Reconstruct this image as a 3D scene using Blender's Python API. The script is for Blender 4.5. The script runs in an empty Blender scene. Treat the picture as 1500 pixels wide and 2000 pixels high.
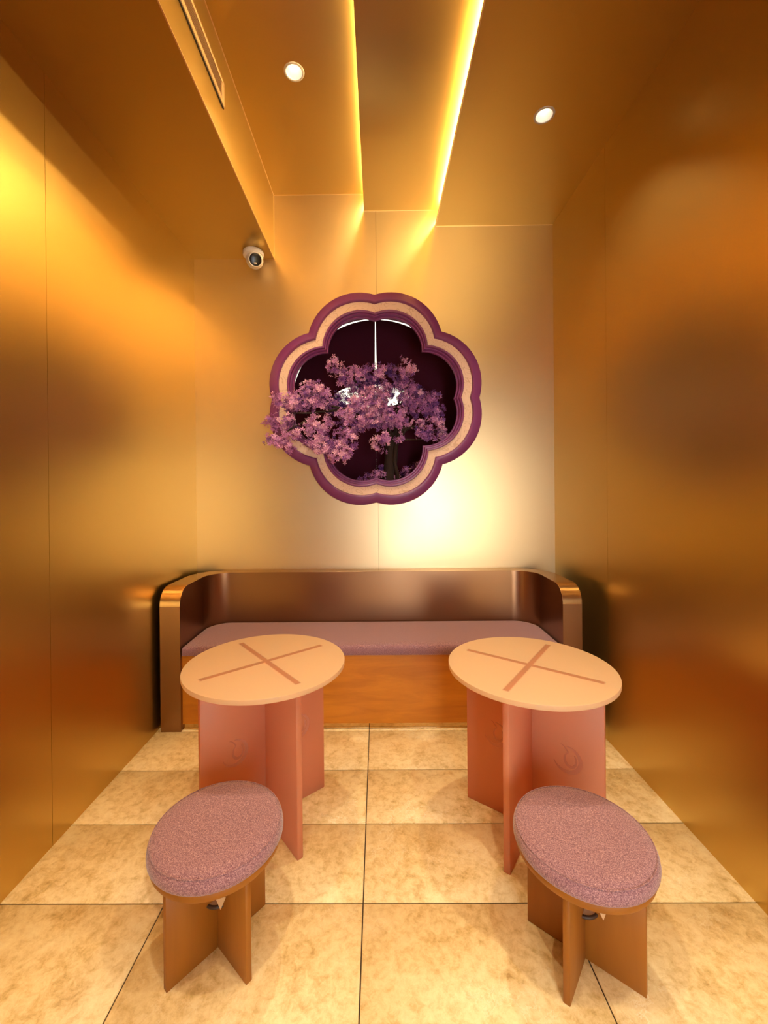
import bpy, bmesh, math, random
from mathutils import Vector, Matrix
import numpy as np

# ------------------------------------------------------------------ camera
scene = bpy.context.scene
CAM_H = 1.40
YAW, PITCH, ROLL = 0.0067, 0.0028, -0.0090
CX, CY, FOC = 732.36, 957.54, 818.75            # optical centre and focal length in photo pixels


def cam_rows():
    cy, sy = math.cos(YAW), math.sin(YAW)
    cp, sp = math.cos(PITCH), math.sin(PITCH)
    cr, sr = math.cos(ROLL), math.sin(ROLL)
    B = np.array([[1, 0, 0], [0, 0, -1], [0, 1, 0.]])
    Rz = np.array([[cy, sy, 0], [-sy, cy, 0], [0, 0, 1]])
    Rx = np.array([[1, 0, 0], [0, cp, -sp], [0, sp, cp]])
    Rr = np.array([[cr, -sr, 0], [sr, cr, 0], [0, 0, 1]])
    return Rr @ Rx @ B @ Rz


ROWS = cam_rows()


def at_depth(x, y, depth):
    """photo pixel -> world point on the vertical plane Y = depth"""
    d = ROWS.T @ np.array([(x - CX) / FOC, (y - CY) / FOC, 1.0])
    d = d * (depth / d[1])
    return Vector((d[0], d[1], d[2] + CAM_H))


cam_data = bpy.data.cameras.new('camera')
cam = bpy.data.objects.new('camera', cam_data)
scene.collection.objects.link(cam)
m = Matrix.Identity(4)
for i in range(3):
    m[i][0] = ROWS[0][i]
    m[i][1] = -ROWS[1][i]
    m[i][2] = -ROWS[2][i]
m[2][3] = CAM_H
cam.matrix_world = m
cam_data.sensor_fit = 'VERTICAL'
cam_data.sensor_height = 36.0
cam_data.lens = FOC * 36.0 / 2000.0
cam_data.shift_x = (750 - CX) / 2000.0
cam_data.shift_y = (CY - 1000) / 2000.0
cam_data.clip_start = 0.02
scene.camera = cam

# ------------------------------------------------------------------ world, exposure
world = bpy.data.worlds.new('daylight')
scene.world = world
world.use_nodes = True
bg = world.node_tree.nodes['Background']
bg.inputs[0].default_value = (0.90, 0.96, 1.0, 1)
bg.inputs[1].default_value = 14.0
vs = scene.view_settings
vs.view_transform = 'Standard'
vs.look = 'None'
vs.exposure = 0.0
vs.gamma = 1.0
vs.use_curve_mapping = False

WARM = (1.0, 0.84, 0.55)
LED_COL = (1.0, 0.71, 0.32)
LED_STRENGTH = 80.0
SPOT_WATT = 108.0

# ------------------------------------------------------------------ dimensions (metres)
XL, XR, D = -1.298, 1.258, 2.990        # left wall, right wall, back wall
Y0 = -1.80                              # shop front behind the camera
Z1, Z2, Z3, ZS = 3.502, 3.381, 3.266, 3.051
XS, X12, X23 = -0.7246, -0.0807, 0.4246
TW, TD, GX, GD = 0.674, 0.337, -0.0619, 1.4134

# ------------------------------------------------------------------ materials


def new_mat(name):
    mt = bpy.data.materials.new(name)
    mt.use_nodes = True
    nt = mt.node_tree
    return mt, nt, nt.nodes['Principled BSDF']


def lnk(nt, a, b):
    nt.links.new(a, b)


def ramp(nt, stops):
    r = nt.nodes.new('ShaderNodeValToRGB')
    el = r.color_ramp.elements
    while len(el) < len(stops):
        el.new(0.5)
    for e, (p, c) in zip(el, stops):
        e.position = p
        e.color = (c[0], c[1], c[2], 1)
    return r


def coords(nt, kind='Object', scale=(1, 1, 1), rnd=False):
    tc = nt.nodes.new('ShaderNodeTexCoord')
    mp = nt.nodes.new('ShaderNodeMapping')
    mp.inputs['Scale'].default_value = scale
    lnk(nt, tc.outputs[kind], mp.inputs['Vector'])
    if rnd:
        oi = nt.nodes.new('ShaderNodeObjectInfo')
        mu = nt.nodes.new('ShaderNodeMath')
        mu.operation = 'MULTIPLY'
        mu.inputs[1].default_value = 37.0
        lnk(nt, oi.outputs['Random'], mu.inputs[0])
        lnk(nt, mu.outputs[0], mp.inputs['Location'])
    return mp.outputs[0]


def noise(nt, vec, scale, detail=4, rough=0.5, dist=0.0):
    n = nt.nodes.new('ShaderNodeTexNoise')
    n.inputs['Scale'].default_value = scale
    n.inputs['Detail'].default_value = detail
    n.inputs['Roughness'].default_value = rough
    n.inputs['Distortion'].default_value = dist
    lnk(nt, vec, n.inputs['Vector'])
    return n


def bump(nt, bsdf, height, strength, distance=0.001):
    b = nt.nodes.new('ShaderNodeBump')
    b.inputs['Strength'].default_value = strength
    b.inputs['Distance'].default_value = distance
    lnk(nt, height, b.inputs['Height'])
    lnk(nt, b.outputs[0], bsdf.inputs['Normal'])


def metal(name, col, rough, var=0.04, grain=900, gstr=0.05):
    mt, nt, b = new_mat(name)
    b.inputs['Metallic'].default_value = 1.0
    b.inputs['Base Color'].default_value = (*col, 1)
    v = coords(nt, 'Object')
    n = noise(nt, v, 2.2, 3)
    mr = nt.nodes.new('ShaderNodeMapRange')
    mr.inputs['To Min'].default_value = rough - var
    mr.inputs['To Max'].default_value = rough + var
    lnk(nt, n.outputs[0], mr.inputs[0])
    lnk(nt, mr.outputs[0], b.inputs['Roughness'])
    g = noise(nt, v, grain, 1)
    bump(nt, b, g.outputs[0], gstr, 0.0005)
    return mt


def plain(name, col, rough=0.5, metallic=0.0, spec=0.5):
    mt, nt, b = new_mat(name)
    b.inputs['Base Color'].default_value = (*col, 1)
    b.inputs['Roughness'].default_value = rough
    b.inputs['Metallic'].default_value = metallic
    b.inputs['Specular IOR Level'].default_value = spec
    v = coords(nt)
    n = noise(nt, v, 60, 2)
    bump(nt, b, n.outputs[0], 0.02, 0.001)
    return mt


def emit(name, col, strength):
    mt, nt, b = new_mat(name)
    b.inputs['Base Color'].default_value = (*col, 1)
    b.inputs['Emission Color'].default_value = (*col, 1)
    b.inputs['Emission Strength'].default_value = strength
    return mt


M = {}
M['gold'] = metal('gold_panel', (0.605, 0.405, 0.120), 0.34)
M['champagne'] = metal('champagne_panel', (0.70, 0.53, 0.31), 0.37)
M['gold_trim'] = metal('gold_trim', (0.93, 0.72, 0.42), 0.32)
M['bronze'] = metal('brushed_bronze', (0.31, 0.175, 0.095), 0.30, grain=500)
M['bronze_lit_top'] = metal('bronze_edge_highlight', (0.52, 0.335, 0.17), 0.26, grain=500)
M['bronze_kick'] = metal('bronze_kick', (0.62, 0.42, 0.20), 0.10, var=0.02)
M['white_plastic'] = plain('white_plastic', (0.80, 0.76, 0.72), 0.35)
M['black_gloss'] = plain('black_glass', (0.012, 0.010, 0.010), 0.22, 0.0, 0.3)
M['grey_lens'] = plain('lens_ring', (0.55, 0.50, 0.46), 0.3)
M['vent_dark'] = plain('vent_dark', (0.03, 0.016, 0.008), 0.6)
M['vent_frame'] = plain('vent_frame', (0.42, 0.25, 0.11), 0.5)
M['vent_slat'] = plain('vent_slat', (0.30, 0.17, 0.07), 0.5)
M['white_reflector'] = plain('white_reflector', (0.9, 0.88, 0.84), 0.4)
M['ring'] = plain('downlight_ring', (0.40, 0.34, 0.27), 0.4)
M['lamp'] = emit('lamp_disc', (1.0, 0.90, 0.72), 14.0)
M['led'] = emit('led_strip', LED_COL, LED_STRENGTH)
M['purple'] = plain('purple_lacquer', (0.195, 0.036, 0.160), 0.36)
M['maroon'] = plain('maroon_panel', (0.060, 0.006, 0.019), 0.85, 0.0, 0.15)
M['window_glow'] = emit('daylit_window', (1.0, 0.97, 0.82), 1.6)
M['plum_wall'] = plain('plum_wall', (0.22, 0.07, 0.09), 0.6)
M['wood_leg'] = None


def mat_tile():
    mt, nt, b = new_mat('beige_stone_tile')
    v = coords(nt, 'Object', rnd=True)
    n1 = noise(nt, v, 6.0, 8, 0.60, 0.2)
    n2 = noise(nt, v, 30.0, 10, 0.74, 0.3)
    mx = nt.nodes.new('ShaderNodeMix')
    mx.data_type = 'FLOAT'
    mx.inputs[0].default_value = 0.66
    lnk(nt, n1.outputs[0], mx.inputs[2])
    lnk(nt, n2.outputs[0], mx.inputs[3])
    r = ramp(nt, [(0.34, (0.44, 0.27, 0.09)), (0.43, (0.66, 0.46, 0.20)), (0.52, (0.80, 0.61, 0.32)), (0.66, (0.90, 0.74, 0.44))])
    lnk(nt, mx.outputs[0], r.inputs[0])
    vo = nt.nodes.new('ShaderNodeTexVoronoi')
    vo.feature = 'DISTANCE_TO_EDGE'
    vo.inputs['Scale'].default_value = 9.0
    n3 = noise(nt, v, 9.0, 6, 0.65, 0.5)
    ad = nt.nodes.new('ShaderNodeVectorMath')
    ad.operation = 'ADD'
    lnk(nt, v, ad.inputs[0])
    sc = nt.nodes.new('ShaderNodeVectorMath')
    sc.operation = 'SCALE'
    sc.inputs['Scale'].default_value = 0.30
    lnk(nt, n3.outputs['Color'], sc.inputs[0])
    lnk(nt, sc.outputs[0], ad.inputs[1])
    lnk(nt, ad.outputs[0], vo.inputs['Vector'])
    vr = ramp(nt, [(0.0, (1, 1, 1)), (0.035, (0, 0, 0))])
    lnk(nt, vo.outputs['Distance'], vr.inputs[0])
    msk = nt.nodes.new('ShaderNodeMath')
    msk.operation = 'MULTIPLY'
    nm = noise(nt, v, 3.0, 3)
    nr = ramp(nt, [(0.50, (0, 0, 0)), (0.66, (0.6, 0.6, 0.6))])
    lnk(nt, nm.outputs[0], nr.inputs[0])
    lnk(nt, vr.outputs[0], msk.inputs[0])
    lnk(nt, nr.outputs[0], msk.inputs[1])
    mc = nt.nodes.new('ShaderNodeMix')
    mc.data_type = 'RGBA'
    lnk(nt, msk.outputs[0], mc.inputs[0])
    lnk(nt, r.outputs[0], mc.inputs[6])
    mc.inputs[7].default_value = (0.93, 0.84, 0.64, 1)
    lnk(nt, mc.outputs[2], b.inputs['Base Color'])
    b.inputs['Roughness'].default_value = 0.42
    bump(nt, b, n2.outputs[0], 0.12, 0.002)
    return mt


def mat_fabric():
    mt, nt, b = new_mat('mauve_woven_fabric')
    v = coords(nt, 'Object')
    n = noise(nt, v, 330, 3, 0.75)
    n2 = noise(nt, v, 1100, 1)
    mx = nt.nodes.new('ShaderNodeMix')
    mx.data_type = 'FLOAT'
    mx.inputs[0].default_value = 0.35
    lnk(nt, n.outputs[0], mx.inputs[2])
    lnk(nt, n2.outputs[0], mx.inputs[3])
    r = ramp(nt, [(0.36, (0.11, 0.045, 0.07)), (0.50, (0.28, 0.135, 0.17)), (0.64, (0.62, 0.38, 0.39))])
    lnk(nt, mx.outputs[0], r.inputs[0])
    lnk(nt, r.outputs[0], b.inputs['Base Color'])
    b.inputs['Roughness'].default_value = 0.95
    b.inputs['Specular IOR Level'].default_value = 0.15
    b.inputs['Sheen Weight'].default_value = 0.35
    b.inputs['Sheen Roughness'].default_value = 0.5
    bump(nt, b, mx.outputs[0], 0.35, 0.0012)
    return mt


def mat_wood(name, c0, c1, scale, rough, rot=False):
    mt, nt, b = new_mat(name)
    v = coords(nt, 'Object', scale)
    n = noise(nt, v, 3.0, 8, 0.6, 0.6)
    r = ramp(nt, [(0.30, c0), (0.70, c1)])
    lnk(nt, n.outputs[0], r.inputs[0])
    lnk(nt, r.outputs[0], b.inputs['Base Color'])
    b.inputs['Roughness'].default_value = rough
    bump(nt, b, n.outputs[0], 0.05, 0.001)
    return mt


def math_node(nt, op, a, b=None):
    n = nt.nodes.new('ShaderNodeMath')
    n.operation = op
    for k, v in ((0, a), (1, b)):
        if v is None:
            continue
        if isinstance(v, (int, float)):
            n.inputs[k].default_value = v
        else:
            lnk(nt, v, n.inputs[k])
    return n.outputs[0]


def mat_leg():
    """frosted pink acrylic: light spreads through it, nothing is seen sharply"""
    mt, nt, b = new_mat('frosted_pink_acrylic')
    b.inputs['Base Color'].default_value = (0.80, 0.385, 0.215, 1)
    b.inputs['Roughness'].default_value = 0.42
    v = coords(nt)
    n = noise(nt, v, 500, 2)
    bump(nt, b, n.outputs[0], 0.04, 0.0005)
    tr = nt.nodes.new('ShaderNodeBsdfTranslucent')
    tr.inputs['Color'].default_value = (0.95, 0.44, 0.28, 1)
    tp = nt.nodes.new('ShaderNodeBsdfTransparent')
    tp.inputs['Color'].default_value = (0.95, 0.50, 0.42, 1)
    mx = nt.nodes.new('ShaderNodeMixShader')
    mx.inputs[0].default_value = 0.42
    m2 = nt.nodes.new('ShaderNodeMixShader')
    m2.inputs[0].default_value = 0.10
    lnk(nt, b.outputs[0], mx.inputs[1])
    lnk(nt, tr.outputs[0], mx.inputs[2])
    lnk(nt, mx.outputs[0], m2.inputs[1])
    lnk(nt, tp.outputs[0], m2.inputs[2])
    lnk(nt, m2.outputs[0], nt.nodes['Material Output'].inputs[0])
    return mt


def mat_top():
    """frosted peach acrylic: milky, but clear where the legs are bonded to it"""
    mt, nt, b = new_mat('frosted_peach_acrylic')
    b.inputs['Base Color'].default_value = (0.84, 0.61, 0.38, 1)
    b.inputs['Roughness'].default_value = 0.45
    tc = nt.nodes.new('ShaderNodeTexCoord')
    se = nt.nodes.new('ShaderNodeSeparateXYZ')
    lnk(nt, tc.outputs['Object'], se.inputs[0])
    ax_ = math_node(nt, 'ABSOLUTE', se.outputs[0])
    ay_ = math_node(nt, 'ABSOLUTE', se.outputs[1])

    def soft(val, edge, w):
        mr = nt.nodes.new('ShaderNodeMapRange')
        mr.inputs['From Min'].default_value = edge - w
        mr.inputs['From Max'].default_value = edge + w
        mr.inputs['To Min'].default_value = 1.0
        mr.inputs['To Max'].default_value = 0.0
        lnk(nt, val, mr.inputs[0])
        return mr.outputs[0]
    b1 = math_node(nt, 'MULTIPLY', soft(ax_, 0.278, 0.004), soft(ay_, 0.0115, 0.003))
    b2 = math_node(nt, 'MULTIPLY', soft(ay_, 0.278, 0.004), soft(ax_, 0.0115, 0.003))
    mk = math_node(nt, 'MAXIMUM', b1, b2)
    fac = math_node(nt, 'ADD', math_node(nt, 'MULTIPLY', mk, 0.55), 0.12)
    tr = nt.nodes.new('ShaderNodeBsdfTranslucent')
    tr.inputs['Color'].default_value = (0.98, 0.76, 0.50, 1)
    tp = nt.nodes.new('ShaderNodeBsdfTransparent')
    tp.inputs['Color'].default_value = (0.88, 0.68, 0.58, 1)
    mx = nt.nodes.new('ShaderNodeMixShader')
    mx.inputs[0].default_value = 0.30
    m2 = nt.nodes.new('ShaderNodeMixShader')
    lnk(nt, fac, m2.inputs[0])
    lnk(nt, b.outputs[0], mx.inputs[1])
    lnk(nt, tr.outputs[0], mx.inputs[2])
    lnk(nt, mx.outputs[0], m2.inputs[1])
    lnk(nt, tp.outputs[0], m2.inputs[2])
    lnk(nt, m2.outputs[0], nt.nodes['Material Output'].inputs[0])
    return mt


def mat_cream():
    mt, nt, b = new_mat('cream_scroll_band')
    v = coords(nt, 'Object')
    n = noise(nt, v, 7.0, 2, 0.5, 1.5)
    w = nt.nodes.new('ShaderNodeMath')
    w.operation = 'MULTIPLY'
    w.inputs[1].default_value = 9.0
    lnk(nt, n.outputs[0], w.inputs[0])
    fr = nt.nodes.new('ShaderNodeMath')
    fr.operation = 'FRACT'
    lnk(nt, w.outputs[0], fr.inputs[0])
    r = ramp(nt, [(0.40, (0.78, 0.56, 0.42)), (0.47, (0.62, 0.40, 0.27)), (0.53, (0.62, 0.40, 0.27)), (0.60, (0.78, 0.56, 0.42))])
    lnk(nt, fr.outputs[0], r.inputs[0])
    lnk(nt, r.outputs[0], b.inputs['Base Color'])
    b.inputs['Roughness'].default_value = 0.55
    return mt


def mat_blossom():
    mt, nt, b = new_mat('lilac_blossom')
    a = nt.nodes.new('ShaderNodeAttribute')
    a.attribute_name = 'tint'
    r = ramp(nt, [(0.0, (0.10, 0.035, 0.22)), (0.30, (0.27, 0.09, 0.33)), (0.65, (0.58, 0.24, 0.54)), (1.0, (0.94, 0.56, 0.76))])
    lnk(nt, a.outputs['Fac'], r.inputs[0])
    lnk(nt, r.outputs[0], b.inputs['Base Color'])
    b.inputs['Roughness'].default_value = 0.7
    b.inputs['Specular IOR Level'].default_value = 0.2
    return mt


def mat_bark():
    mt, nt, b = new_mat('dark_bark')
    v = coords(nt, 'Object', (1, 1, 0.12))
    n = noise(nt, v, 70, 5, 0.7)
    r = ramp(nt, [(0.3, (0.010, 0.005, 0.005)), (0.7, (0.048, 0.022, 0.016))])
    lnk(nt, n.outputs[0], r.inputs[0])
    lnk(nt, r.outputs[0], b.inputs['Base Color'])
    b.inputs['Roughness'].default_value = 0.85
    bump(nt, b, n.outputs[0], 0.6, 0.004)
    return mt


M['tile'] = mat_tile()
M['grout'] = plain('dark_grout', (0.055, 0.030, 0.016), 0.9)
M['fabric'] = mat_fabric()
M['bench_wood'] = mat_wood('orange_bench_wood', (0.46, 0.150, 0.006), (0.66, 0.245, 0.014), (0.8, 1, 5), 0.38)
M['stool_wood'] = mat_wood('stool_wood', (0.27, 0.088, 0.006), (0.36, 0.128, 0.010), (3, 3, 0.5), 0.5)
M['table_top'] = mat_top()
M['table_leg'] = mat_leg()
M['emblem'] = plain('emblem_print', (0.56, 0.21, 0.13), 0.6)
M['cream'] = mat_cream()
M['blossom'] = mat_blossom()
M['bark'] = mat_bark()
M['tag'] = plain('paper_tag', (0.60, 0.38, 0.20), 0.7)
M['dark_steel'] = plain('dark_steel', (0.05, 0.022, 0.012), 0.5)

# ------------------------------------------------------------------ object helpers


def setp(o, label=None, cat=None, group=None, kind=None):
    if label:
        o['label'] = label
    if cat:
        o['category'] = cat
    if group:
        o['group'] = group
    if kind:
        o['kind'] = kind
    return o


def empty(name, loc=(0, 0, 0), rz=0.0):
    o = bpy.data.objects.new(name, None)
    o.empty_display_size = 0.05
    o.location = loc
    o.rotation_euler = (0, 0, rz)
    scene.collection.objects.link(o)
    return o


def link_mesh(name, me, mat, parent=None):
    o = bpy.data.objects.new(name, me)
    if mat is not None and len(me.materials) == 0:
        me.materials.append(mat)
    scene.collection.objects.link(o)
    if parent is not None:
        o.parent = parent
    return o


def mesh_from(name, verts, faces, smooth=False, angle=35):
    me = bpy.data.meshes.new(name)
    me.from_pydata([tuple(v) for v in verts], [], faces)
    bm = bmesh.new()
    bm.from_mesh(me)
    bmesh.ops.recalc_face_normals(bm, faces=bm.faces)
    bm.to_mesh(me)
    bm.free()
    if smooth:
        me.polygons.foreach_set('use_smooth', [True] * len(me.polygons))
        me.set_sharp_from_angle(angle=math.radians(angle))
    me.update()
    return me


def box_mesh(name, x0, x1, y0, y1, z0, z1, bevel=0.0, seg=2):
    bm = bmesh.new()
    vs_ = [bm.verts.new((x, y, z)) for z in (z0, z1) for y in (y0, y1) for x in (x0, x1)]
    for f in ((0, 1, 3, 2), (4, 6, 7, 5), (0, 4, 5, 1), (2, 3, 7, 6), (0, 2, 6, 4), (1, 5, 7, 3)):
        bm.faces.new([vs_[i] for i in f])
    bmesh.ops.recalc_face_normals(bm, faces=bm.faces)
    if bevel > 0:
        bmesh.ops.bevel(bm, geom=bm.edges[:], offset=bevel, segments=seg, affect='EDGES', profile=0.5)
    me = bpy.data.meshes.new(name)
    bm.to_mesh(me)
    bm.free()
    if bevel > 0:
        me.polygons.foreach_set('use_smooth', [True] * len(me.polygons))
        me.set_sharp_from_angle(angle=math.radians(50))
    return me


def box(name, mat, parent, x0, x1, y0, y1, z0, z1, bevel=0.0):
    return link_mesh(name, box_mesh(name, x0, x1, y0, y1, z0, z1, bevel), mat, parent)


def lathe_mesh(name, prof, n=64, axis='Z', angle=40):
    verts, faces = [], []
    rings = []
    for r, z in prof:
        if r < 1e-6:
            rings.append([len(verts)])
            verts.append((0, 0, z))
        else:
            rings.append(list(range(len(verts), len(verts) + n)))
            for k in range(n):
                a = 2 * math.pi * k / n
                verts.append((r * math.cos(a), r * math.sin(a), z))
    for A, B in zip(rings[:-1], rings[1:]):
        for k in range(n):
            k2 = (k + 1) % n
            if len(A) == 1 and len(B) == 1:
                continue
            if len(A) == 1:
                faces.append((A[0], B[k], B[k2]))
            elif len(B) == 1:
                faces.append((A[k], B[0], A[k2]))
            else:
                faces.append((A[k], B[k], B[k2], A[k2]))
    return mesh_from(name, verts, faces, True, angle)


def torus_mesh(name, R, r, z, n=64, k=8):
    prof = []
    verts, faces = [], []
    for i in range(n):
        a = 2 * math.pi * i / n
        for j in range(k):
            b = 2 * math.pi * j / k
            rr = R + r * math.cos(b)
            verts.append((rr * math.cos(a), rr * math.sin(a), z + r * math.sin(b)))
    for i in range(n):
        for j in range(k):
            faces.append((i * k + j, ((i + 1) % n) * k + j, ((i + 1) % n) * k + (j + 1) % k, i * k + (j + 1) % k))
    return mesh_from(name, verts, faces, True, 80)


def plate_mesh(name, loops, place0, place1):
    """flat plate with holes. loops = list of 2-D outlines (first the outline, then holes);
    place0/place1 map a 2-D point to the two faces of the plate."""
    bm = bmesh.new()
    sides = []
    for place in (place0, place1):
        edges, rings = [], []
        for lp in loops:
            vv = [bm.verts.new(place(p)) for p in lp]
            rings.append(vv)
            for i in range(len(vv)):
                edges.append(bm.edges.new((vv[i], vv[(i + 1) % len(vv)])))
        bmesh.ops.triangle_fill(bm, use_beauty=True, use_dissolve=False, edges=edges)
        sides.append(rings)
    for A, B in zip(*sides):
        for i in range(len(A)):
            j = (i + 1) % len(A)
            bm.faces.new((A[i], A[j], B[j], B[i]))
    bmesh.ops.recalc_face_normals(bm, faces=bm.faces)
    me = bpy.data.meshes.new(name)
    bm.to_mesh(me)
    bm.free()
    return me


def circle_pts(cx, cy, r, n=48):
    return [(cx + r * math.cos(2 * math.pi * k / n), cy + r * math.sin(2 * math.pi * k / n)) for k in range(n)]


def tube_data(pts, rads, n=7):
    verts, faces = [], []
    P = [Vector(p) for p in pts]
    prev = None
    for i, p in enumerate(P):
        if i == 0:
            t = P[1] - P[0]
        elif i == len(P) - 1:
            t = P[-1] - P[-2]
        else:
            t = P[i + 1] - P[i - 1]
        t.normalize()
        ref = Vector((0, 0, 1)) if abs(t.z) < 0.9 else Vector((1, 0, 0))
        u = t.cross(ref).normalized() if prev is None else (prev - t * prev.dot(t)).normalized()
        prev = u
        w = t.cross(u)
        for k in range(n):
            a = 2 * math.pi * k / n
            verts.append(p + (u * math.cos(a) + w * math.sin(a)) * rads[i])
    for i in range(len(P) - 1):
        for k in range(n):
            k2 = (k + 1) % n
            faces.append((i * n + k, i * n + k2, (i + 1) * n + k2, (i + 1) * n + k))
    faces.append(tuple(range(n)))
    faces.append(tuple((len(P) - 1) * n + k for k in range(n)))
    return verts, faces


# ================================================================== THE SETTING
SEAM = 0.0016
T = 0.02            # panel thickness

# ---- floor: dark bed with single stone tiles laid on it
floor = setp(empty('floor'), kind='structure')
box('grout_bed', M['grout'], floor, XL - 0.1, XR + 0.1, Y0 - 0.1, D + 0.02, -0.06, -0.003)
G = 0.0020
tile_cache = {}
for ix in range(-3, 4):
    for iy in range(-11, 6):
        x0, x1 = max(GX + ix * TW + G, XL - 0.02), min(GX + (ix + 1) * TW - G, XR + 0.02)
        y0, y1 = GD + iy * TD + G, min(GD + (iy + 1) * TD - G, D)
        if x1 - x0 < 0.02 or y1 - y0 < 0.02 or y0 < Y0 - 0.35:
            continue
        key = (round(x1 - x0, 4), round(y1 - y0, 4))
        if key not in tile_cache:
            w, d_ = x1 - x0, y1 - y0
            tile_cache[key] = box_mesh('tile', -w / 2, w / 2, -d_ / 2, d_ / 2, -0.012, 0.0, 0.0012, 1)
        o = link_mesh('tile', tile_cache[key], M['tile'], floor)
        o.location = ((x0 + x1) / 2, (y0 + y1) / 2, 0)

# ---- side walls in tall metal panels
wall_left = setp(empty('wall_left'), kind='structure')
ys = [Y0, 0.30, 1.645, D]
for a, b_ in zip(ys[:-1], ys[1:]):
    box('panel', M['gold'], wall_left, XL - T, XL, a + SEAM / 2, (b_ - SEAM / 2 if b_ < D else D), 0.0, ZS)
box('backing', M['vent_dark'], wall_left, XL - T - 0.03, XL - T, Y0 - 0.12, D + 0.05, -0.01, Z1 + 0.2)
wall_right = setp(empty('wall_right'), kind='structure')
ys = [Y0, -0.40, 0.96, 2.308, D]
for a, b_ in zip(ys[:-1], ys[1:]):
    box('panel', M['gold'], wall_right, XR, XR + T, a + SEAM / 2, (b_ - SEAM / 2 if b_ < D else D), 0.0, Z3)
box('backing', M['vent_dark'], wall_right, XR + T, XR + T + 0.03, Y0 - 0.12, D + 0.05, -0.01, Z1 + 0.2)

# ---- back wall: two panels with the round cut behind the blossom window
FC = at_depth(733.4, 780.6, D)                 # centre of the blossom window on the wall
PX = D / FOC                                   # metres per photo pixel on the back wall
HOLE_R = 173 * PX
SEAM_X = 0.003
wall_back = setp(empty('wall_back'), kind='structure')


def arc(cx, cz, r, a0, a1, n=40):
    return [(cx + r * math.cos(a0 + (a1 - a0) * i / n), cz + r * math.sin(a0 + (a1 - a0) * i / n)) for i in range(n + 1)]


dz = math.sqrt(HOLE_R ** 2 - (SEAM_X - FC.x) ** 2)
aU = math.atan2(dz, SEAM_X - FC.x)
wl = [(XL - T, 0), (SEAM_X - SEAM / 2, 0), (SEAM_X - SEAM / 2, FC.z - dz)]
wl += arc(FC.x, FC.z, HOLE_R, 2 * math.pi - aU, aU)[1:-1]
wl += [(SEAM_X - SEAM / 2, FC.z + dz), (SEAM_X - SEAM / 2, Z1 + 0.16), (XL - T, Z1 + 0.16)]
wr = [(XR + T, 0), (SEAM_X + SEAM / 2, 0), (SEAM_X + SEAM / 2, FC.z - dz)]
wr += arc(FC.x, FC.z, HOLE_R, -aU, aU)[1:-1]
wr += [(SEAM_X + SEAM / 2, FC.z + dz), (SEAM_X + SEAM / 2, Z1 + 0.16), (XR + T, Z1 + 0.16)]
for lp in (wl, wr):
    link_mesh('panel', plate_mesh('panel', [lp], lambda p: (p[0], D, p[1]), lambda p: (p[0], D + T, p[1])), M['champagne'], wall_back)

for nm, a in (('backing', (XL, XR, D + T, D + T + 0.02, -0.01, FC.z - HOLE_R)), ('backing', (XL, XR, D + T, D + T + 0.02, FC.z + HOLE_R, Z1 + 0.2))):
    box(nm, M['vent_dark'], wall_back, *a)

# ---- shop front behind the camera: plum wall with an open doorway to the daylight
wall_front = setp(empty('wall_front'), kind='structure')
DX0, DX1, DZ = 0.50, 1.18, 2.15
lp = [(XL, 0), (DX0, 0), (DX0, DZ), (DX1, DZ), (DX1, 0), (XR, 0), (XR, Z1 + 0.16), (XL, Z1 + 0.16)]
link_mesh('wall_face', plate_mesh('wall_face', [lp], lambda p: (p[0], Y0, p[1]), lambda p: (p[0], Y0 - 0.12, p[1])), M['plum_wall'], wall_front)
door = setp(empty('door_1'), kind='structure')
for nm, a in (('door_jamb', (DX0 - 0.04, DX0, Y0 - 0.13, Y0 + 0.015, 0, DZ + 0.04)),
              ('door_jamb', (DX1, DX1 + 0.04, Y0 - 0.13, Y0 + 0.015, 0, DZ + 0.04)),
              ('door_head', (DX0, DX1, Y0 - 0.13, Y0 + 0.015, DZ, DZ + 0.04))):
    box(nm, M['gold_trim'], door, *a, 0.003)

# ---- ceiling: lowered soffit, three stepped planes with light slots between them
ceiling = setp(empty('ceiling'), kind='structure')
YD = [2.112, 0.50, -1.10]                        # downlight rows
XD1, XD3 = -0.402, 0.851
HR = 0.044
box('soffit_panel', M['gold'], ceiling, XL, XS, Y0, D, ZS, ZS + T)
box('soffit_face', M['gold'], ceiling, XS - T, XS, Y0, D, ZS + T, Z1 + T)
p1 = [(XS, Y0), (X12 + 0.16, Y0), (X12 + 0.16, D), (XS, D)]
link_mesh('ceiling_panel', plate_mesh('ceiling_panel', [p1] + [circle_pts(XD1, y, HR) for y in YD],
          lambda p: (p[0], p[1], Z1), lambda p: (p[0], p[1], Z1 + T)), M['gold'], ceiling)
box('ceiling_panel', M['gold'], ceiling, X12, X23 + 0.16, Y0, D, Z2, Z2 + 0.012)
p3 = [(X23, Y0), (XR, Y0), (XR, D), (X23, D)]
link_mesh('ceiling_panel', plate_mesh('ceiling_panel', [p3] + [circle_pts(XD3, y, HR) for y in YD],
          lambda p: (p[0], p[1], Z3), lambda p: (p[0], p[1], Z3 + 0.012)), M['gold'], ceiling)
# closing pieces of the light pockets
box('pocket_side', M['gold'], ceiling, X12 + 0.14, X12 + 0.16, Y0, D, Z2 + 0.012, Z1)
box('pocket_side', M['gold'], ceiling, X23 + 0.14, X23 + 0.16, Y0, D, Z3 + 0.012, Z2)
box('roof_slab', M['vent_dark'], ceiling, XL - 0.05, XR + 0.05, Y0 - 0.12, D + 0.05, Z1 + 0.16, Z1 + 0.2)
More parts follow.
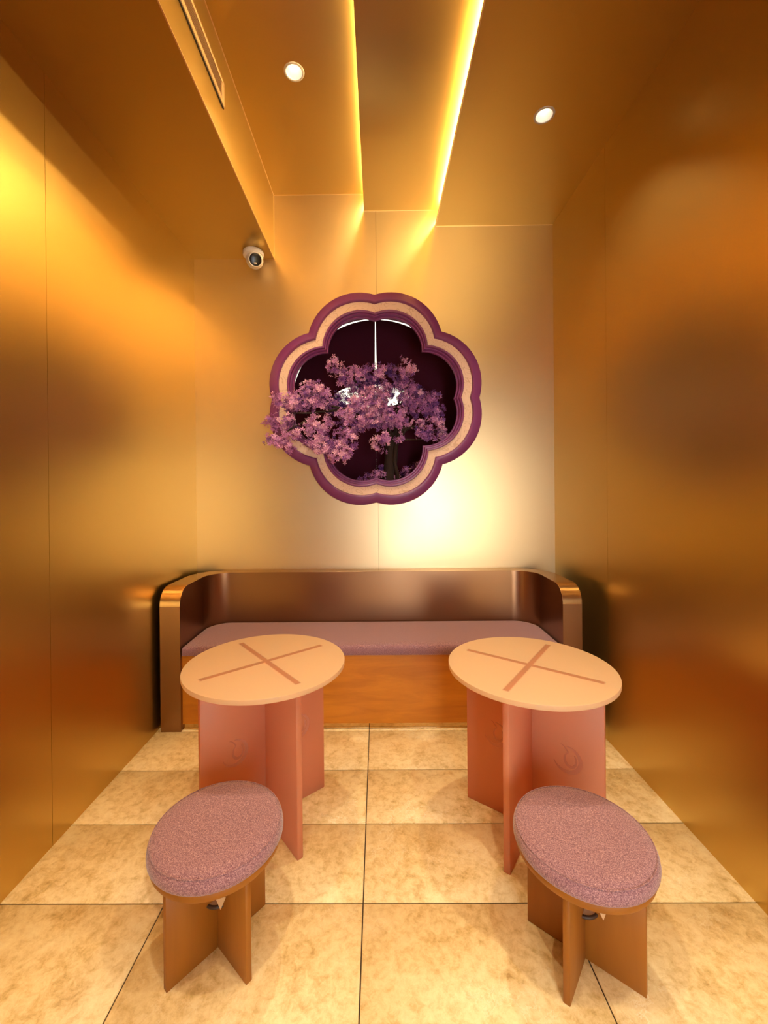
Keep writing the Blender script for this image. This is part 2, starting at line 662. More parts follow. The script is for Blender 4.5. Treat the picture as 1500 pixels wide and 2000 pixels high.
# slim bright trims standing in for thin highlights on ceiling edges and corners
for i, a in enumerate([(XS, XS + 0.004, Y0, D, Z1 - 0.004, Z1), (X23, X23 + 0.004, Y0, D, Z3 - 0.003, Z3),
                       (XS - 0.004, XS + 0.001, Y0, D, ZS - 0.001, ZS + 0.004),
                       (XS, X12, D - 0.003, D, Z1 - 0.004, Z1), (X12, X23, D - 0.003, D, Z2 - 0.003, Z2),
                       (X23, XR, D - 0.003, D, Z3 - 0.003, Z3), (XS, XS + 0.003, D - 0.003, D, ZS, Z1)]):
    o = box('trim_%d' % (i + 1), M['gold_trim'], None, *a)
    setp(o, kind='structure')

# ---- LED strips lying in the slots
for xx, zz, lab in ((X12 - 0.018, Z2 + 0.012, 'warm LED strip hidden in the ceiling slot beside the air grille bay'),
                    (X23, Z3 + 0.012, 'warm LED strip hidden in the ceiling slot above the lowest ceiling plane')):
    e = setp(empty('led_strip', (xx + 0.030, 0, zz)), lab, 'light strip', 'ceiling LED strips')
    box('channel', M['white_plastic'], e, 0.006, 0.026, Y0 + 0.02, D - 0.004, 0.0, 0.056)
    box('diffuser', M['led'], e, 0.0, 0.006, Y0 + 0.02, D - 0.004, 0.030, 0.052)

# ---- downlights


def downlight(x, y, z, label):
    e = setp(empty('downlight', (x, y, z)), label, 'downlight', 'recessed ceiling downlights')
    link_mesh('trim_ring', lathe_mesh('trim_ring', [(0.041, 0.001), (0.041, -0.0035), (0.044, -0.005), (0.050, -0.003), (0.0515, 0.0)], 48), M['ring'], e)
    link_mesh('reflector', lathe_mesh('reflector', [(0.0412, -0.002), (0.040, 0.004), (0.024, 0.050), (0.022, 0.050), (0.022, 0.056), (0.017, 0.060), (0.017, 0.066), (0.0, 0.066)], 48), M['white_reflector'], e)
    link_mesh('lamp_disc', lathe_mesh('lamp_disc', [(0.0165, 0.062), (0.0, 0.0615)], 32), M['lamp'], e)
    link_mesh('housing', lathe_mesh('housing', [(0.0435, 0.003), (0.0435, 0.10), (0.0, 0.10)], 32), M['vent_dark'], e)
    ld = bpy.data.lights.new('downlight_beam', 'SPOT')
    ld.energy = SPOT_WATT
    ld.color = WARM
    ld.spot_size = math.radians(95)
    ld.spot_blend = 1.0
    ld.shadow_soft_size = 0.028
    lo = bpy.data.objects.new('downlight_beam', ld)
    scene.collection.objects.link(lo)
    lo.parent = e
    lo.location = (0, 0, -0.006)
    return e


wheres = ['above the tables', 'above the stools', 'near the shop entrance']
for y, w in zip(YD, wheres):
    downlight(XD1, y, Z1, 'round white recessed downlight %s, in the highest ceiling plane' % w)
    downlight(XD3, y, Z3, 'round white recessed downlight %s, in the lowest ceiling plane' % w)

# ---- air grille in the soffit face
vent = setp(empty('air_vent', (XS, 1.2, 3.29)), 'long slim slotted air grille in the gold soffit side', 'air vent')
VY0, VY1 = -0.6, 0.775          # relative to y = 1.2
ov, ih = 0.035, 0.036
box('backing', M['vent_dark'], vent, 0.0005, 0.0015, VY0, VY1, -ih - 0.03, ih + 0.02)
box('frame_rail', M['vent_frame'], vent, 0.0, 0.009, VY0, VY1 + 0.03, -ih - 0.026, -ih, 0.002)
box('frame_rail', M['vent_frame'], vent, 0.0, 0.009, VY0, VY1 + 0.03, ih, ih + 0.020, 0.002)
box('frame_end', M['vent_frame'], vent, 0.0, 0.009, VY1, VY1 + 0.03, -ih, ih, 0.002)
box('shadow_gap', M['vent_dark'], vent, 0.0, 0.006, VY0, VY1 + 0.03, -ih - 0.032, -ih - 0.0265)
ns = 7
slat = box_mesh('slat', 0.0016, 0.0042, VY0, VY1, -0.0014, 0.0014)
for i in range(ns):
    o = link_mesh('slat', slat, M['vent_slat'], vent)
    o.location = (0, 0, -ih + (i + 0.5) * 2 * ih / ns)

# ================================================================== BLOSSOM WINDOW
NA = 20


def flower_loop(s, y):
    """outline of the eight-arc blossom; s = 0 outer edge ... 1 opening"""
    a, b_, r = 30.4 - 3.1 * s, 105.2 - 10.2 * s, 103.0 - 38.0 * s
    # diagonal cusp (t, t)
    B2, Cc = -2 * (a + b_), a * a + b_ * b_ - r * r
    t = (-B2 + math.sqrt(max(B2 * B2 - 8 * Cc, 0))) / 4
    top = b_ + math.sqrt(r * r - a * a)
    a0 = math.atan2(t - b_, t - a)
    a1 = math.atan2(top - b_, -a)
    if a1 < a0:
        a1 += 2 * math.pi
    half = [(a + r * math.cos(a0 + (a1 - a0) * i / NA), b_ + r * math.sin(a0 + (a1 - a0) * i / NA)) for i in range(NA + 1)]
    other = [(-x, z) for x, z in reversed(half)]
    petal = half + other[1:]
    pts = []
    for q in range(4):
        c, sn = round(math.cos(q * math.pi / 2)), round(math.sin(q * math.pi / 2))
        for x, z in petal[:-1]:
            pts.append(Vector(((c * x - sn * z) * PX * 0.985, y, (sn * x + c * z) * PX * 0.985)))
    return pts


def flower_band(name, prof, mat, parent, close=False):
    verts, faces = [], []
    n = None
    for s, h_ in prof:
        lp = flower_loop(s, -h_)
        n = len(lp)
        verts += lp
    for k in range(len(prof) - 1):
        for i in range(n):
            j = (i + 1) % n
            faces.append((k * n + i, k * n + j, (k + 1) * n + j, (k + 1) * n + i))
    me = mesh_from(name, verts, faces, True, 30)
    return link_mesh(name, me, mat, parent)


frame = setp(empty('blossom_window_frame', FC), 'purple and cream blossom-shaped window frame on the gold back wall', 'window frame')
flower_band('outer_molding', [(0, -0.005), (0, 0.030), (0.02, 0.040), (0.08, 0.048), (0.20, 0.054), (0.29, 0.060), (0.35, 0.060), (0.385, 0.055), (0.40, 0.047), (0.405, 0.035)], M['purple'], frame)
flower_band('cream_band', [(0.40, 0.040), (0.75, 0.040)], M['cream'], frame)
flower_band('inner_molding', [(0.735, 0.036), (0.735, 0.046), (0.755, 0.052), (0.80, 0.053), (0.83, 0.050), (0.835, 0.040), (0.85, 0.034), (0.90, 0.035), (0.915, 0.030), (0.918, 0.018), (0.94, 0.012), (0.985, 0.012), (1.0, 0.006), (1.0, -0.004)], M['purple'], frame)

# ---- niche behind the opening
NB = D + 0.46
LEDGE = FC.z - 163 * PX
niche = setp(empty('trim_8', (0, 0, 0)), kind='structure')
lp_n = 60
vn, fn = [], []
for yy in (D + T, NB):
    for x, z in circle_pts(FC.x, FC.z, HOLE_R + 0.13, lp_n):
        vn.append((x, yy, z))
for i in range(lp_n):
    j = (i + 1) % lp_n
    fn.append((i, j, lp_n + j, lp_n + i))
link_mesh('niche_lining', mesh_from('niche_lining', vn, fn, True), M['maroon'], niche)
sx = math.sqrt((HOLE_R + 0.13) ** 2 - (FC.z - LEDGE) ** 2)
box('ledge', M['maroon'], niche, FC.x - sx, FC.x + sx, D + T, NB, LEDGE - 0.03, LEDGE)
win = setp(empty('window_1', (FC.x, NB, FC.z)), kind='structure')
link_mesh('pane', plate_mesh('pane', [circle_pts(0, 0, HOLE_R + 0.135, 60)], lambda p: (p[0], 0, p[1]), lambda p: (p[0], 0.01, p[1])), M['window_glow'], win)

# maroon moon disc in two halves, daylight behind it
DY = D + 0.40
k_d = DY / D
dc = at_depth(734.5, 798, DY)
hole_c = at_depth(727, 773, DY)
hrx, hrz = 72 * PX * k_d, 23 * PX * k_d
disc = setp(empty('moon_disc', dc), 'dark maroon round disc in two halves behind the blossom tree', 'panel')
g0, g1 = 0.7 * PX * k_d, 2.2 * PX * k_d       # half gap at the top and at the opening
EA, EB = 165.5 * PX * k_d, 173 * PX * k_d
for sgn in (-1, 1):
    pts = []
    n = 48
    for i in range(n + 1):
        a = math.pi / 2 - math.pi * i / n
        w = 1.0 if a > 0 else 1.0 + 0.10 * -math.sin(a)
        pts.append((sgn * max(EA * math.cos(a) * w, g0 if a > 0 else 0.00004), EB * math.sin(a)))
    # back up along the split edge, with the oval opening cut out
    hx, hz = hole_c.x - dc.x, hole_c.z - dc.z
    pts.append((sgn * 0.00004, hz - hrz))
    for i in range(0, 25):
        a = -math.pi / 2 + math.pi * i / 24
        pts.append((hx + sgn * hrx * math.cos(a) if 0 < i < 24 else sgn * (0.00004 if i == 0 else g1), hz + hrz * math.sin(a)))
    pts2 = []
    for q in pts:
        if not pts2 or (abs(q[0] - pts2[-1][0]) + abs(q[1] - pts2[-1][1])) > 1e-4:
            pts2.append(q)
    me = plate_mesh('disc_half', [pts2], lambda p: (p[0], 0, p[1]), lambda p: (p[0], 0.012, p[1]))
    link_mesh('disc_half', me, M['maroon'], disc)

# ---- blossom tree
random.seed(11)


def blossoms(name, clumps, parent, per_area, size, origin):
    """star-shaped little flowers scattered through soft clumps: (px, py, rx, ry, depth, density, tint)"""
    verts, faces, tint = [], [], []
    for (px, py, rx, ry, dep, dens, tn) in clumps:
        c = at_depth(px, py, dep)
        k = dep / FOC
        ax, az = rx * k, ry * k
        ay = min(ax, az) * 0.85
        nsub = max(3, int(per_area * rx * ry * dens / 9.0))
        spots = []
        for _ in range(nsub):
            while True:
                v = Vector((random.uniform(-1, 1), random.uniform(-1, 1), random.uniform(-1, 1)))
                if 0.15 < v.length <= 1:
                    break
            v = v * (v.length ** -0.45) * random.uniform(0.85, 1.12)
            sc_ = c + Vector((v.x * ax, v.y * ay, v.z * az)) - origin
            st = random.gauss(tn, 0.16)
            for _ in range(random.randint(6, 12)):
                g = Vector((random.gauss(0, 1), random.gauss(0, 1), random.gauss(0, 1))) * (size * 0.75)
                spots.append((sc_ + g, v + g * 20, st))
        for pos, v, st in spots:
            nrm = (v.normalized() + Vector((random.gauss(0, .6), random.gauss(-0.35, .6), random.gauss(0.15, .6)))).normalized()
            u = nrm.orthogonal().normalized()
            w = nrm.cross(u)
            rot = random.uniform(0, 6.28)
            np_ = 5
            sz = size * random.uniform(0.7, 1.25)
            tv = min(1, max(0, random.gauss(st, 0.14)))
            for q in range(np_):
                a = rot + q * 2 * math.pi / np_
                d1 = u * math.cos(a) + w * math.sin(a)
                d2 = u * -math.sin(a) + w * math.cos(a)
                b0 = len(verts)
                lift = nrm * sz * random.uniform(0.1, 0.5)
                verts += [pos, pos + d1 * sz * 0.55 + d2 * sz * 0.24 + lift * 0.4, pos + d1 * sz + lift, pos + d1 * sz * 0.55 - d2 * sz * 0.24 + lift * 0.4]
                faces.append((b0, b0 + 1, b0 + 2, b0 + 3))
                t2 = min(1, max(0, tv + random.uniform(-.08, .08)))
                tint += [t2 - 0.1, t2, t2 + 0.12, t2]
    me = bpy.data.meshes.new(name)
    me.from_pydata([tuple(v) for v in verts], [], faces)
    at = me.attributes.new('tint', 'FLOAT', 'POINT')
    at.data.foreach_set('value', tint)
    o = link_mesh(name, me, M['blossom'], parent)
    o['kind'] = 'stuff'
    return o


def cr(x, y):           # helper: coordinates read off an enlarged view of the window
    return 500 + x * 0.31333, 550 + y * 0.31333


def CL(x, y, rx, ry, dep, dens=1.0, tn=0.55):
    p = cr(x, y)
    return (p[0], p[1], rx * 0.31333, ry * 0.31333, dep, dens, tn)


dF, dM, dB = D - 0.17, D + 0.02, D + 0.17
trunk_base = at_depth(766, 945, D + 0.17)
trunk_base.z = LEDGE
tree = setp(empty('blossom_tree', trunk_base), 'artificial lilac blossom tree reaching out through the purple window frame', 'tree')
sprays = [
    [CL(345, 690, 115, 62, D - 0.08, 1, .58), CL(300, 770, 120, 55, D - 0.09, 1, .5), CL(420, 740, 80, 60, D - 0.02, 1, .42)],
    [CL(190, 745, 80, 45, dF, .9, .62), CL(120, 740, 38, 32, dF, .8, .66)],
    [CL(490, 765, 70, 62, D + .04, .9, .22), CL(550, 740, 40, 50, D + .08, .8, .15)],
    [CL(150, 880, 85, 52, dF, .95, .66), CL(235, 935, 62, 45, dF, .8, .6)],
    [CL(120, 1005, 55, 48, dF - .02, .95, .68), CL(190, 1010, 50, 42, dF, .8, .6)],
    [CL(400, 880, 95, 52, D - .13, 1, .72), CL(370, 950, 60, 55, D - .13, .9, .66)],
    [CL(400, 1010, 75, 62, D - .12, 1, .62), CL(480, 990, 80, 65, D - .1, .9, .42)],
    [CL(530, 1075, 68, 58, D - .13, 1, .68), CL(580, 985, 62, 55, D - .08, .95, .5), CL(575, 900, 55, 50, D - .02, .8, .42)],
    [CL(500, 530, 62, 45, D + .02, 1, .62), CL(470, 505, 32, 30, D + .0, .8, .68)],
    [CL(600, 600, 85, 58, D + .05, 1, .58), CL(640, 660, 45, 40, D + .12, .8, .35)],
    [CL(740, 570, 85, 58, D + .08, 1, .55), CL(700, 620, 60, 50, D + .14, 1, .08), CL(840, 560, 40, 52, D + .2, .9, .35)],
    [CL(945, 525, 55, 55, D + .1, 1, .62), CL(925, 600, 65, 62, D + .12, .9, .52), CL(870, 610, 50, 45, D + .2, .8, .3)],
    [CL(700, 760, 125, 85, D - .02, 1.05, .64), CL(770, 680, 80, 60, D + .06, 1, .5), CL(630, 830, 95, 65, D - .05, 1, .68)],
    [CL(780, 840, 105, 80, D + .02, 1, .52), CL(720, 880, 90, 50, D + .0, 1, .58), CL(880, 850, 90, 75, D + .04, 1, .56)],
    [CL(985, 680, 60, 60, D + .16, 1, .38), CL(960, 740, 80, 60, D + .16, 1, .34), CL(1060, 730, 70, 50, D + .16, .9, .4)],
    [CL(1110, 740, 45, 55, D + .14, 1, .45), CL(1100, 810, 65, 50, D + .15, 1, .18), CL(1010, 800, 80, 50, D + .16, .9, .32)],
    [CL(1100, 890, 85, 45, D + .08, .95, .62), CL(1060, 945, 75, 40, D + .1, .8, .5), CL(1150, 955, 60, 42, D + .08, .9, .6)],
    [CL(780, 1010, 58, 45, D + .0, 1, .66), CL(790, 960, 45, 40, D + .02, .8, .6)],
    [CL(890, 975, 18, 18, D + .06, .8, .6)],
    [CL(690, 690, 70, 45, D + .08, 1.1, .45), CL(760, 740, 70, 50, D + .04, 1.1, .6), CL(880, 700, 60, 35, D + .14, .8, .35), CL(600, 690, 30, 25, D + .14, .7, .3)],
    [CL(620, 645, 60, 32, D + .1, 1, .45), CL(720, 650, 60, 32, D + .1, 1.1, .3), CL(800, 655, 50, 32, D + .1, 1, .45), CL(870, 660, 50, 28, D + .16, .9, .35), CL(940, 670, 40, 35, D + .14, .9, .45)],
    [CL(820, 760, 70, 50, D + .03, 1, .58), CL(560, 830, 60, 45, D - .02, 1, .6), CL(650, 770, 60, 50, D - .03, 1, .66)],
]
for cl in sprays:
    blossoms('blossom_spray', cl, tree, 0.42, 0.0170, trunk_base)


def add_branch(name, pix, rads, n=7):
    pts = [at_depth(*cr(x, y), dep) - trunk_base for x, y, dep in pix]
    v, f = tube_data(pts, rads, n)
    return link_mesh(name, mesh_from(name, v, f, True, 60), M['bark'], tree)


TBm = D + 0.17
add_branch('trunk', [(825, 1275, TBm), (828, 1180, TBm), (835, 1060, TBm), (838, 980, TBm), (820, 920, TBm), (790, 850, D + .14)], [.048, .040, .036, .034, .028, .016], 12)
add_branch('trunk', [(885, 1275, TBm - .01), (880, 1200, TBm - .01), (862, 1120, TBm - .02), (872, 1030, TBm - .02), (890, 960, TBm), (920, 900, TBm)], [.017, .016, .015, .017, .015, .012], 9)
add_branch('trunk', [(860, 1130, TBm + .01), (866, 1050, TBm + .01), (860, 970, TBm + .02), (880, 900, TBm + .02)], [.024, .024, .018, .012], 8)
for bl in ([(830, 960, TBm), (760, 880, D + .1), (640, 820, D + .02), (520, 790, D - .04), (360, 740, D - .08), (200, 740, dF)],
           [(560, 800, D), (430, 760, D - .03), (340, 700, D - .07)],
           [(520, 800, D - .02), (330, 820, D - .12), (190, 820, dF)],
           [(330, 860, D - .13), (250, 900, dF), (150, 960, dF), (110, 1000, dF)],
           [(640, 830, D + .01), (560, 900, D - .05), (480, 960, D - .1), (540, 1060, D - .12)],
           [(800, 900, TBm), (720, 760, D + .1), (620, 620, D + .06), (510, 540, D + .03)],
           [(810, 900, TBm), (780, 720, D + .15), (745, 590, D + .1)],
           [(850, 920, TBm), (890, 760, D + .18), (930, 600, D + .12), (945, 530, D + .1)],
           [(890, 960, TBm), (950, 890, D + .16), (1040, 800, D + .16), (1100, 750, D + .14)],
           [(905, 940, TBm), (980, 905, D + .14), (1060, 900, D + .1), (1140, 940, D + .09)],
           [(900, 985, TBm), (980, 985, D + .12), (1060, 985, D + .1)],
           [(880, 1000, TBm), (925, 940, D + .12), (950, 880, D + .14)]):
    nb = len(bl)
    add_branch('branch', bl, [0.010 - 0.007 * i / (nb - 1) for i in range(nb)], 6)

# low blossom sprigs on the niche ledge
for lab, cl in (('small spray of lilac blossom on the niche ledge, on the open side of the trunk',
                 [CL(640, 1238, 26, 16, D + .1, 1, .35), CL(705, 1222, 45, 28, D + .1, 1, .42), CL(765, 1205, 38, 30, D + .1, 1, .48), CL(780, 1150, 18, 30, D + .2, .7, .3)]),
                ('small spray of lilac blossom on the niche ledge, beside the thin second stem',
                 [CL(925, 1190, 42, 45, D + .2, 1, .42), CL(985, 1170, 30, 40, D + .18, .9, .45), CL(950, 1225, 40, 25, D + .18, .9, .35), CL(858, 1215, 16, 24, D + .2, .8, .35)])):
    org = at_depth(cl[0][0], cl[0][1], D + .15)
    org.z = LEDGE
    e = setp(empty('blossom_sprig', org), lab, 'flowers', 'blossom sprigs on the niche ledge')
    blossoms('blossoms', cl, e, 0.42, 0.0160, org)
    c0 = at_depth(cl[1][0], cl[1][1], cl[1][4])
    v, f = tube_data([Vector((c0.x - org.x, c0.y - org.y, -0.004)), Vector((c0.x - org.x, c0.y - org.y, 0.03)), c0 - org], [.005, .004, .003], 6)
    link_mesh('stem', mesh_from('stem', v, f, True), M['bark'], e)

# ================================================================== BENCH
BX0, BX1 = -1.272, 1.171        # outer faces of the arms
IX0, IX1 = -1.154, 1.060        # inner faces
BF, BB = 2.420, D - 0.001       # front of the arms, back
IB = 2.888                      # inner back face
BH, BR = 0.832, 0.105           # height, fillet of the arm noses
bench = setp(empty('bench', (0, BF, 0)), 'built-in bench with curved bronze back and mauve seat against the back wall', 'bench')


def u_path(x0, x1, yb, rad, nfil=12, narc=14, nback=2):
    """plan path of the U, from one arm front round the back to the other arm front"""
    P = []
    side = [BF + BR * (1 - math.cos(math.pi / 2 * i / nfil)) for i in range(nfil + 1)]
    side += [BF + BR + (yb - rad - BF - BR) * i / 4 for i in range(1, 4)]
    P += [(x0, y) for y in side]
    for i in range(narc + 1):
        a = math.pi - (math.pi / 2) * i / narc
        P.append((x0 + rad + rad * math.cos(a), yb - rad + rad * math.sin(a)))
    for i in range(1, 8):
        P.append((x0 + rad + (x1 - x0 - 2 * rad) * i / 8, yb))
    for i in range(narc + 1):
        a = math.pi / 2 - (math.pi / 2) * i / narc
        P.append((x1 - rad + rad * math.cos(a), yb - rad + rad * math.sin(a)))
    P += [(x1, y) for y in reversed(side)]
    return P


def ztop(y):
    t = y - BF
    if t >= BR:
        return BH
    return BH - BR + math.sqrt(max(BR * BR - (BR - t) ** 2, 0))


outer = u_path(BX0, BX1, BB, 0.24)
inner = u_path(IX0, IX1, IB, 0.15)
vb, fb = [], []
for (ox, oy), (ix_, iy_) in zip(outer, inner):
    zt = ztop(min(oy, iy_))
    if oy < BF + BR or iy_ < BF + BR:
        zt = ztop(oy)
    oy2, iy2 = oy - BF, iy_ - BF
    vb += [(ox, oy2, 0.0), (ox, oy2, zt), (ix_, iy2, zt), (ix_, iy2, 0.0)]
nP = len(outer)
for i in range(nP - 1):
    for k in range(4):
        k2 = (k + 1) % 4
        fb.append((i * 4 + k, (i + 1) * 4 + k, (i + 1) * 4 + k2, i * 4 + k2))
fb.append((0, 1, 2, 3))
fb.append(tuple((nP - 1) * 4 + k for k in range(4)))
o = link_mesh('shell', mesh_from('shell', vb, fb, True, 32), M['bronze'], bench)
setp(o, 'curved bronze metal shell')
o.data.materials.append(M['bronze_lit_top'])
for pl in o.data.polygons:          # highlight along the rounded top edge painted in as lighter bronze
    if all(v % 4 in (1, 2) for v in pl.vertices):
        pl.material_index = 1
bv = o.modifiers.new('edge', 'BEVEL')
bv.width = 0.003
bv.segments = 2
bv.limit_method = 'ANGLE'
bv.angle_limit = math.radians(50)
# wood front, reflective kick strip, plinth
box('front_panel', M['bench_wood'], bench, IX0, IX1, 0.024, 0.044, 0.034, 0.436)
box('kick_strip', M['bronze_kick'], bench, IX0, IX1, 0.026, 0.046, 0.004, 0.034)
box('seat_base', M['bench_wood'], bench, IX0, IX1, 0.044, IB - BF - 0.15, 0.40, 0.436)
# seat cushion, outline follows the curved back
rad = 0.15
co = []
gx = 0.004
co.append((IX0 + gx, 0.012))
co.append((IX1 - gx, 0.012))
for i in range(15):
    a = (math.pi / 2) * i / 14
    co.append((IX1 - gx - rad + rad * math.cos(a), IB - BF - gx - rad + rad * math.sin(a)))
for i in range(15):
    a = math.pi / 2 + (math.pi / 2) * i / 14
    co.append((IX0 + gx + rad + rad * math.cos(a), IB - BF - gx - rad + rad * math.sin(a)))


def inset_loop(lp, d_):
    n = len(lp)
    out = []
    for i in range(n):
        p0, p1_, p2 = Vector(lp[i - 1]), Vector(lp[i]), Vector(lp[(i + 1) % n])
        e1, e2 = (p1_ - p0).normalized(), (p2 - p1_).normalized()
        n1, n2 = Vector((-e1.y, e1.x)), Vector((-e2.y, e2.x))
        b_ = (n1 + n2)
        b_ = b_ / max(b_.dot(n1), 0.3)
        out.append((p1_.x + b_.x * d_, p1_.y + b_.y * d_))
    return out


cz = [(0.004, 0.434), (0.0, 0.438), (0.0, 0.472), (0.003, 0.483), (0.010, 0.490), (0.022, 0.4945), (0.06, 0.497)]
vc, fc_ = [], []
nC = len(co)
for d_, z in cz:
    vc += [(x, y, z) for x, y in inset_loop(co, d_)]
for k in range(len(cz) - 1):
    for i in range(nC):
        j = (i + 1) % nC
        fc_.append((k * nC + i, k * nC + j, (k + 1) * nC + j, (k + 1) * nC + i))
fc_.append(tuple(range(nC)))
fc_.append(tuple((len(cz) - 1) * nC + i for i in range(nC)))
link_mesh('seat_cushion', mesh_from('seat_cushion', vc, fc_, True, 60), M['fabric'], bench)

# ================================================================== TABLES


def emblem_mesh(size):
    """ribbon-like swirl: an open ring, an inner droplet loop and a small stem"""
    verts, faces = [], []

    def stroke(pts, ws):
        b0 = len(verts)
        n = len(pts)
        for i, (x, z) in enumerate(pts):
            x0, z0 = pts[max(i - 1, 0)]
            x1, z1 = pts[min(i + 1, n - 1)]
            L = math.hypot(x1 - x0, z1 - z0) or 1
            nx, nz = -(z1 - z0) / L, (x1 - x0) / L
            for s in (1, -1):
                for yy in (-0.0004, 0.0004):
                    verts.append(((x + nx * ws[i] * s) * size, yy, (z + nz * ws[i] * s) * size))
        for i in range(n - 1):
            a, c = b0 + i * 4, b0 + (i + 1) * 4
            faces.extend([(a, c, c + 2, a + 2), (a + 1, a + 3, c + 3, c + 1), (a, a + 1, c + 1, c), (a + 2, c + 2, c + 3, a + 3)])

    n = 30
    stroke([(math.cos(math.radians(200 + 250 * i / n)), math.sin(math.radians(200 + 250 * i / n))) for i in range(n + 1)],
           [0.03 + 0.13 * math.sin(math.pi * i / n) for i in range(n + 1)])
    stroke([(0.28 + 0.42 * math.cos(math.radians(110 + 300 * i / n)), 0.02 + 0.55 * math.sin(math.radians(110 + 300 * i / n))) for i in range(n + 1)],
           [0.03 + 0.07 * math.sin(math.pi * i / n) for i in range(n + 1)])
    stroke([(0.12 - 0.55 * i / 12, 0.55 + 0.5 * math.sin(i / 12 * 1.6)) for i in range(13)], [0.06 - 0.004 * i for i in range(13)])
    return mesh_from('emblem', verts, faces)


TH, TT, LT = 0.665, 0.020, 0.024


def make_table(cx, cy, r, rot, half, marked, label):
    e = setp(empty('side_table', (cx, cy, 0)), label, 'table', 'round frosted tables')
    prof = [(0.0, TH - TT), (r - 0.003, TH - TT), (r - 0.0006, TH - TT + 0.001), (r, TH - TT + 0.003), (r, TH - 0.003), (r - 0.0006, TH - 0.001), (r - 0.003, TH), (0.0, TH)]
    o = link_mesh('table_top', lathe_mesh('table_top', prof, 96), M['table_top'], e)
    o.rotation_euler = (0, 0, rot)
    setp(o, 'pale peach frosted round top')
    for k, ang in enumerate((rot, rot + math.pi / 2)):
        if k == 0:
            segs = [(-half, half)]
        else:
            segs = [(-half, -LT / 2), (LT / 2, half)]
        for a, b_ in segs:
            o = link_mesh('leg_panel', box_mesh('leg_panel', a, b_, -LT / 2, LT / 2, 0.0, TH - 0.003, 0.0012, 1), M['table_leg'], e)
            o.rotation_euler = (0, 0, ang)
            setp(o, 'pink frosted leg panel')
            for c0 in ([] if k != marked else [-half * 0.52, half * 0.52] if k == 0 else [(a + b_) / 2]):
                em = link_mesh('emblem', emblem_mesh(0.050), M['emblem'], o)
                em.location = (c0, -LT / 2 - 0.0001, 0.335)
    return e


make_table(-0.486, 1.797, 0.336, math.radians(-50), 0.280, 1, 'round frosted peach table with pink crossed legs, on the security camera side of the room')
make_table(0.623, 1.742, 0.331, math.radians(-37), 0.277, 0, 'round frosted peach table with pink crossed legs, on the side away from the security camera')

# ================================================================== STOOLS


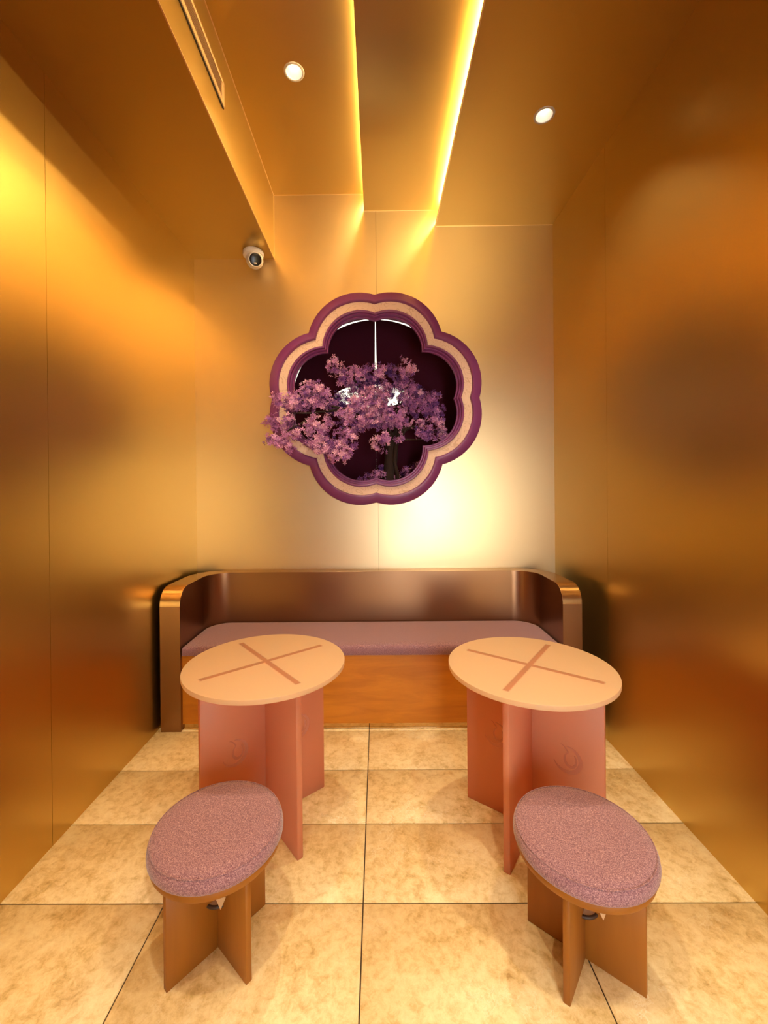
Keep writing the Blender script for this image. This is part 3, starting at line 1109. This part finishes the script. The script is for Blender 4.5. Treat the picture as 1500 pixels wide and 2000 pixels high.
def make_stool(cx, cy, rot, half, label):
    e = setp(empty('stool', (cx, cy, 0)), label, 'stool', 'round upholstered stools')
    R_ = 0.197
    prof = [(0.0, 0.381), (0.10, 0.3805), (0.16, 0.378), (0.180, 0.374), (0.1895, 0.368), (0.195, 0.359), (R_, 0.347), (0.1965, 0.337), (0.193, 0.3305), (0.186, 0.328), (0.0, 0.328)]
    cu = link_mesh('cushion', lathe_mesh('cushion', prof, 72, angle=80), M['fabric'], e)
    link_mesh('piping', torus_mesh('piping', 0.1885, 0.0020, 0.3700, 72, 6), M['fabric'], cu)
    prof = [(0.0, 0.304), (0.180, 0.304), (0.186, 0.306), (0.189, 0.311), (0.190, 0.322), (0.188, 0.3285), (0.0, 0.3285)]
    link_mesh('seat_plate', lathe_mesh('seat_plate', prof, 72), M['stool_wood'], e)
    tk = 0.0185
    for k, ang in enumerate((rot, rot + math.pi / 2)):
        segs = [(-half, half)] if k == 0 else [(-half, -tk / 2), (tk / 2, half)]
        for a, b_ in segs:
            o = link_mesh('leg_panel', box_mesh('leg_panel', a, b_, -tk / 2, tk / 2, 0.0, 0.306, 0.0015, 1), M['stool_wood'], e)
            o.rotation_euler = (0, 0, ang)
    # dark ring round the crossing of the legs and a small paper tag
    fx = link_mesh('fixing_ring', torus_mesh('fixing_ring', 0.040, 0.0055, 0.150, 40, 8), M['dark_steel'], e)
    link_mesh('fixing_disc', lathe_mesh('fixing_disc', [(0.0, 0.1515), (0.038, 0.1515), (0.038, 0.1545), (0.0, 0.1545)], 36), M['tag'], fx)
    tg = link_mesh('paper_tag', mesh_from('paper_tag', [(-0.016, 0, 0), (0.016, 0.0, 0), (0.001, -0.003, -0.035), (-0.016, 0.0006, 0), (0.016, 0.0006, 0), (0.001, -0.0024, -0.035)],
                   [(0, 1, 2), (5, 4, 3), (0, 3, 4, 1), (1, 4, 5, 2), (2, 5, 3, 0)]), M['tag'], e)
    tg.location = (0.028, -0.060, 0.200)
    return e


make_stool(-0.503, 1.290, math.radians(-40), 0.163, 'low round stool with mauve fabric cushion and wooden cross legs, on the security camera side')
make_stool(0.603, 1.258, math.radians(-40), 0.163, 'low round stool with mauve fabric cushion and wooden cross legs, away from the security camera')

# ================================================================== SECURITY CAMERA
cc = setp(empty('security_camera', (-0.846, 2.900, ZS)), 'white dome security camera under the lowered gold soffit', 'camera')
link_mesh('mount', lathe_mesh('mount', [(0.0, 0.0), (0.066, 0.0), (0.070, -0.004), (0.0715, -0.020), (0.069, -0.032), (0.060, -0.038), (0.0, -0.038)], 48), M['white_plastic'], cc)
fwd = Vector((0.40, -1.0, -0.45)).normalized()
q = fwd.to_track_quat('Z', 'Y')
body = link_mesh('eyeball', lathe_mesh('eyeball', [(0.0, -0.058), (0.025, -0.053), (0.045, -0.038), (0.056, -0.016), (0.058, 0.004), (0.054, 0.022), (0.047, 0.040), (0.0455, 0.052), (0.043, 0.054), (0.040, 0.052), (0.040, 0.046), (0.0, 0.046)], 48), M['white_plastic'], cc)
body.location = (0.012, -0.012, -0.066)
body.rotation_mode = 'QUATERNION'
body.rotation_quaternion = q
link_mesh('lens_glass', lathe_mesh('lens_glass', [(0.0, 0.051), (0.030, 0.050), (0.0398, 0.0475), (0.0398, 0.045), (0.0, 0.045)], 40), M['black_gloss'], body)
link_mesh('sensor_window', box_mesh('sensor_window', -0.009, 0.009, -0.005, 0.005, 0.0500, 0.0520, 0.00004, 1), M['grey_lens'], body).location = (0.0, -0.022, 0.0)
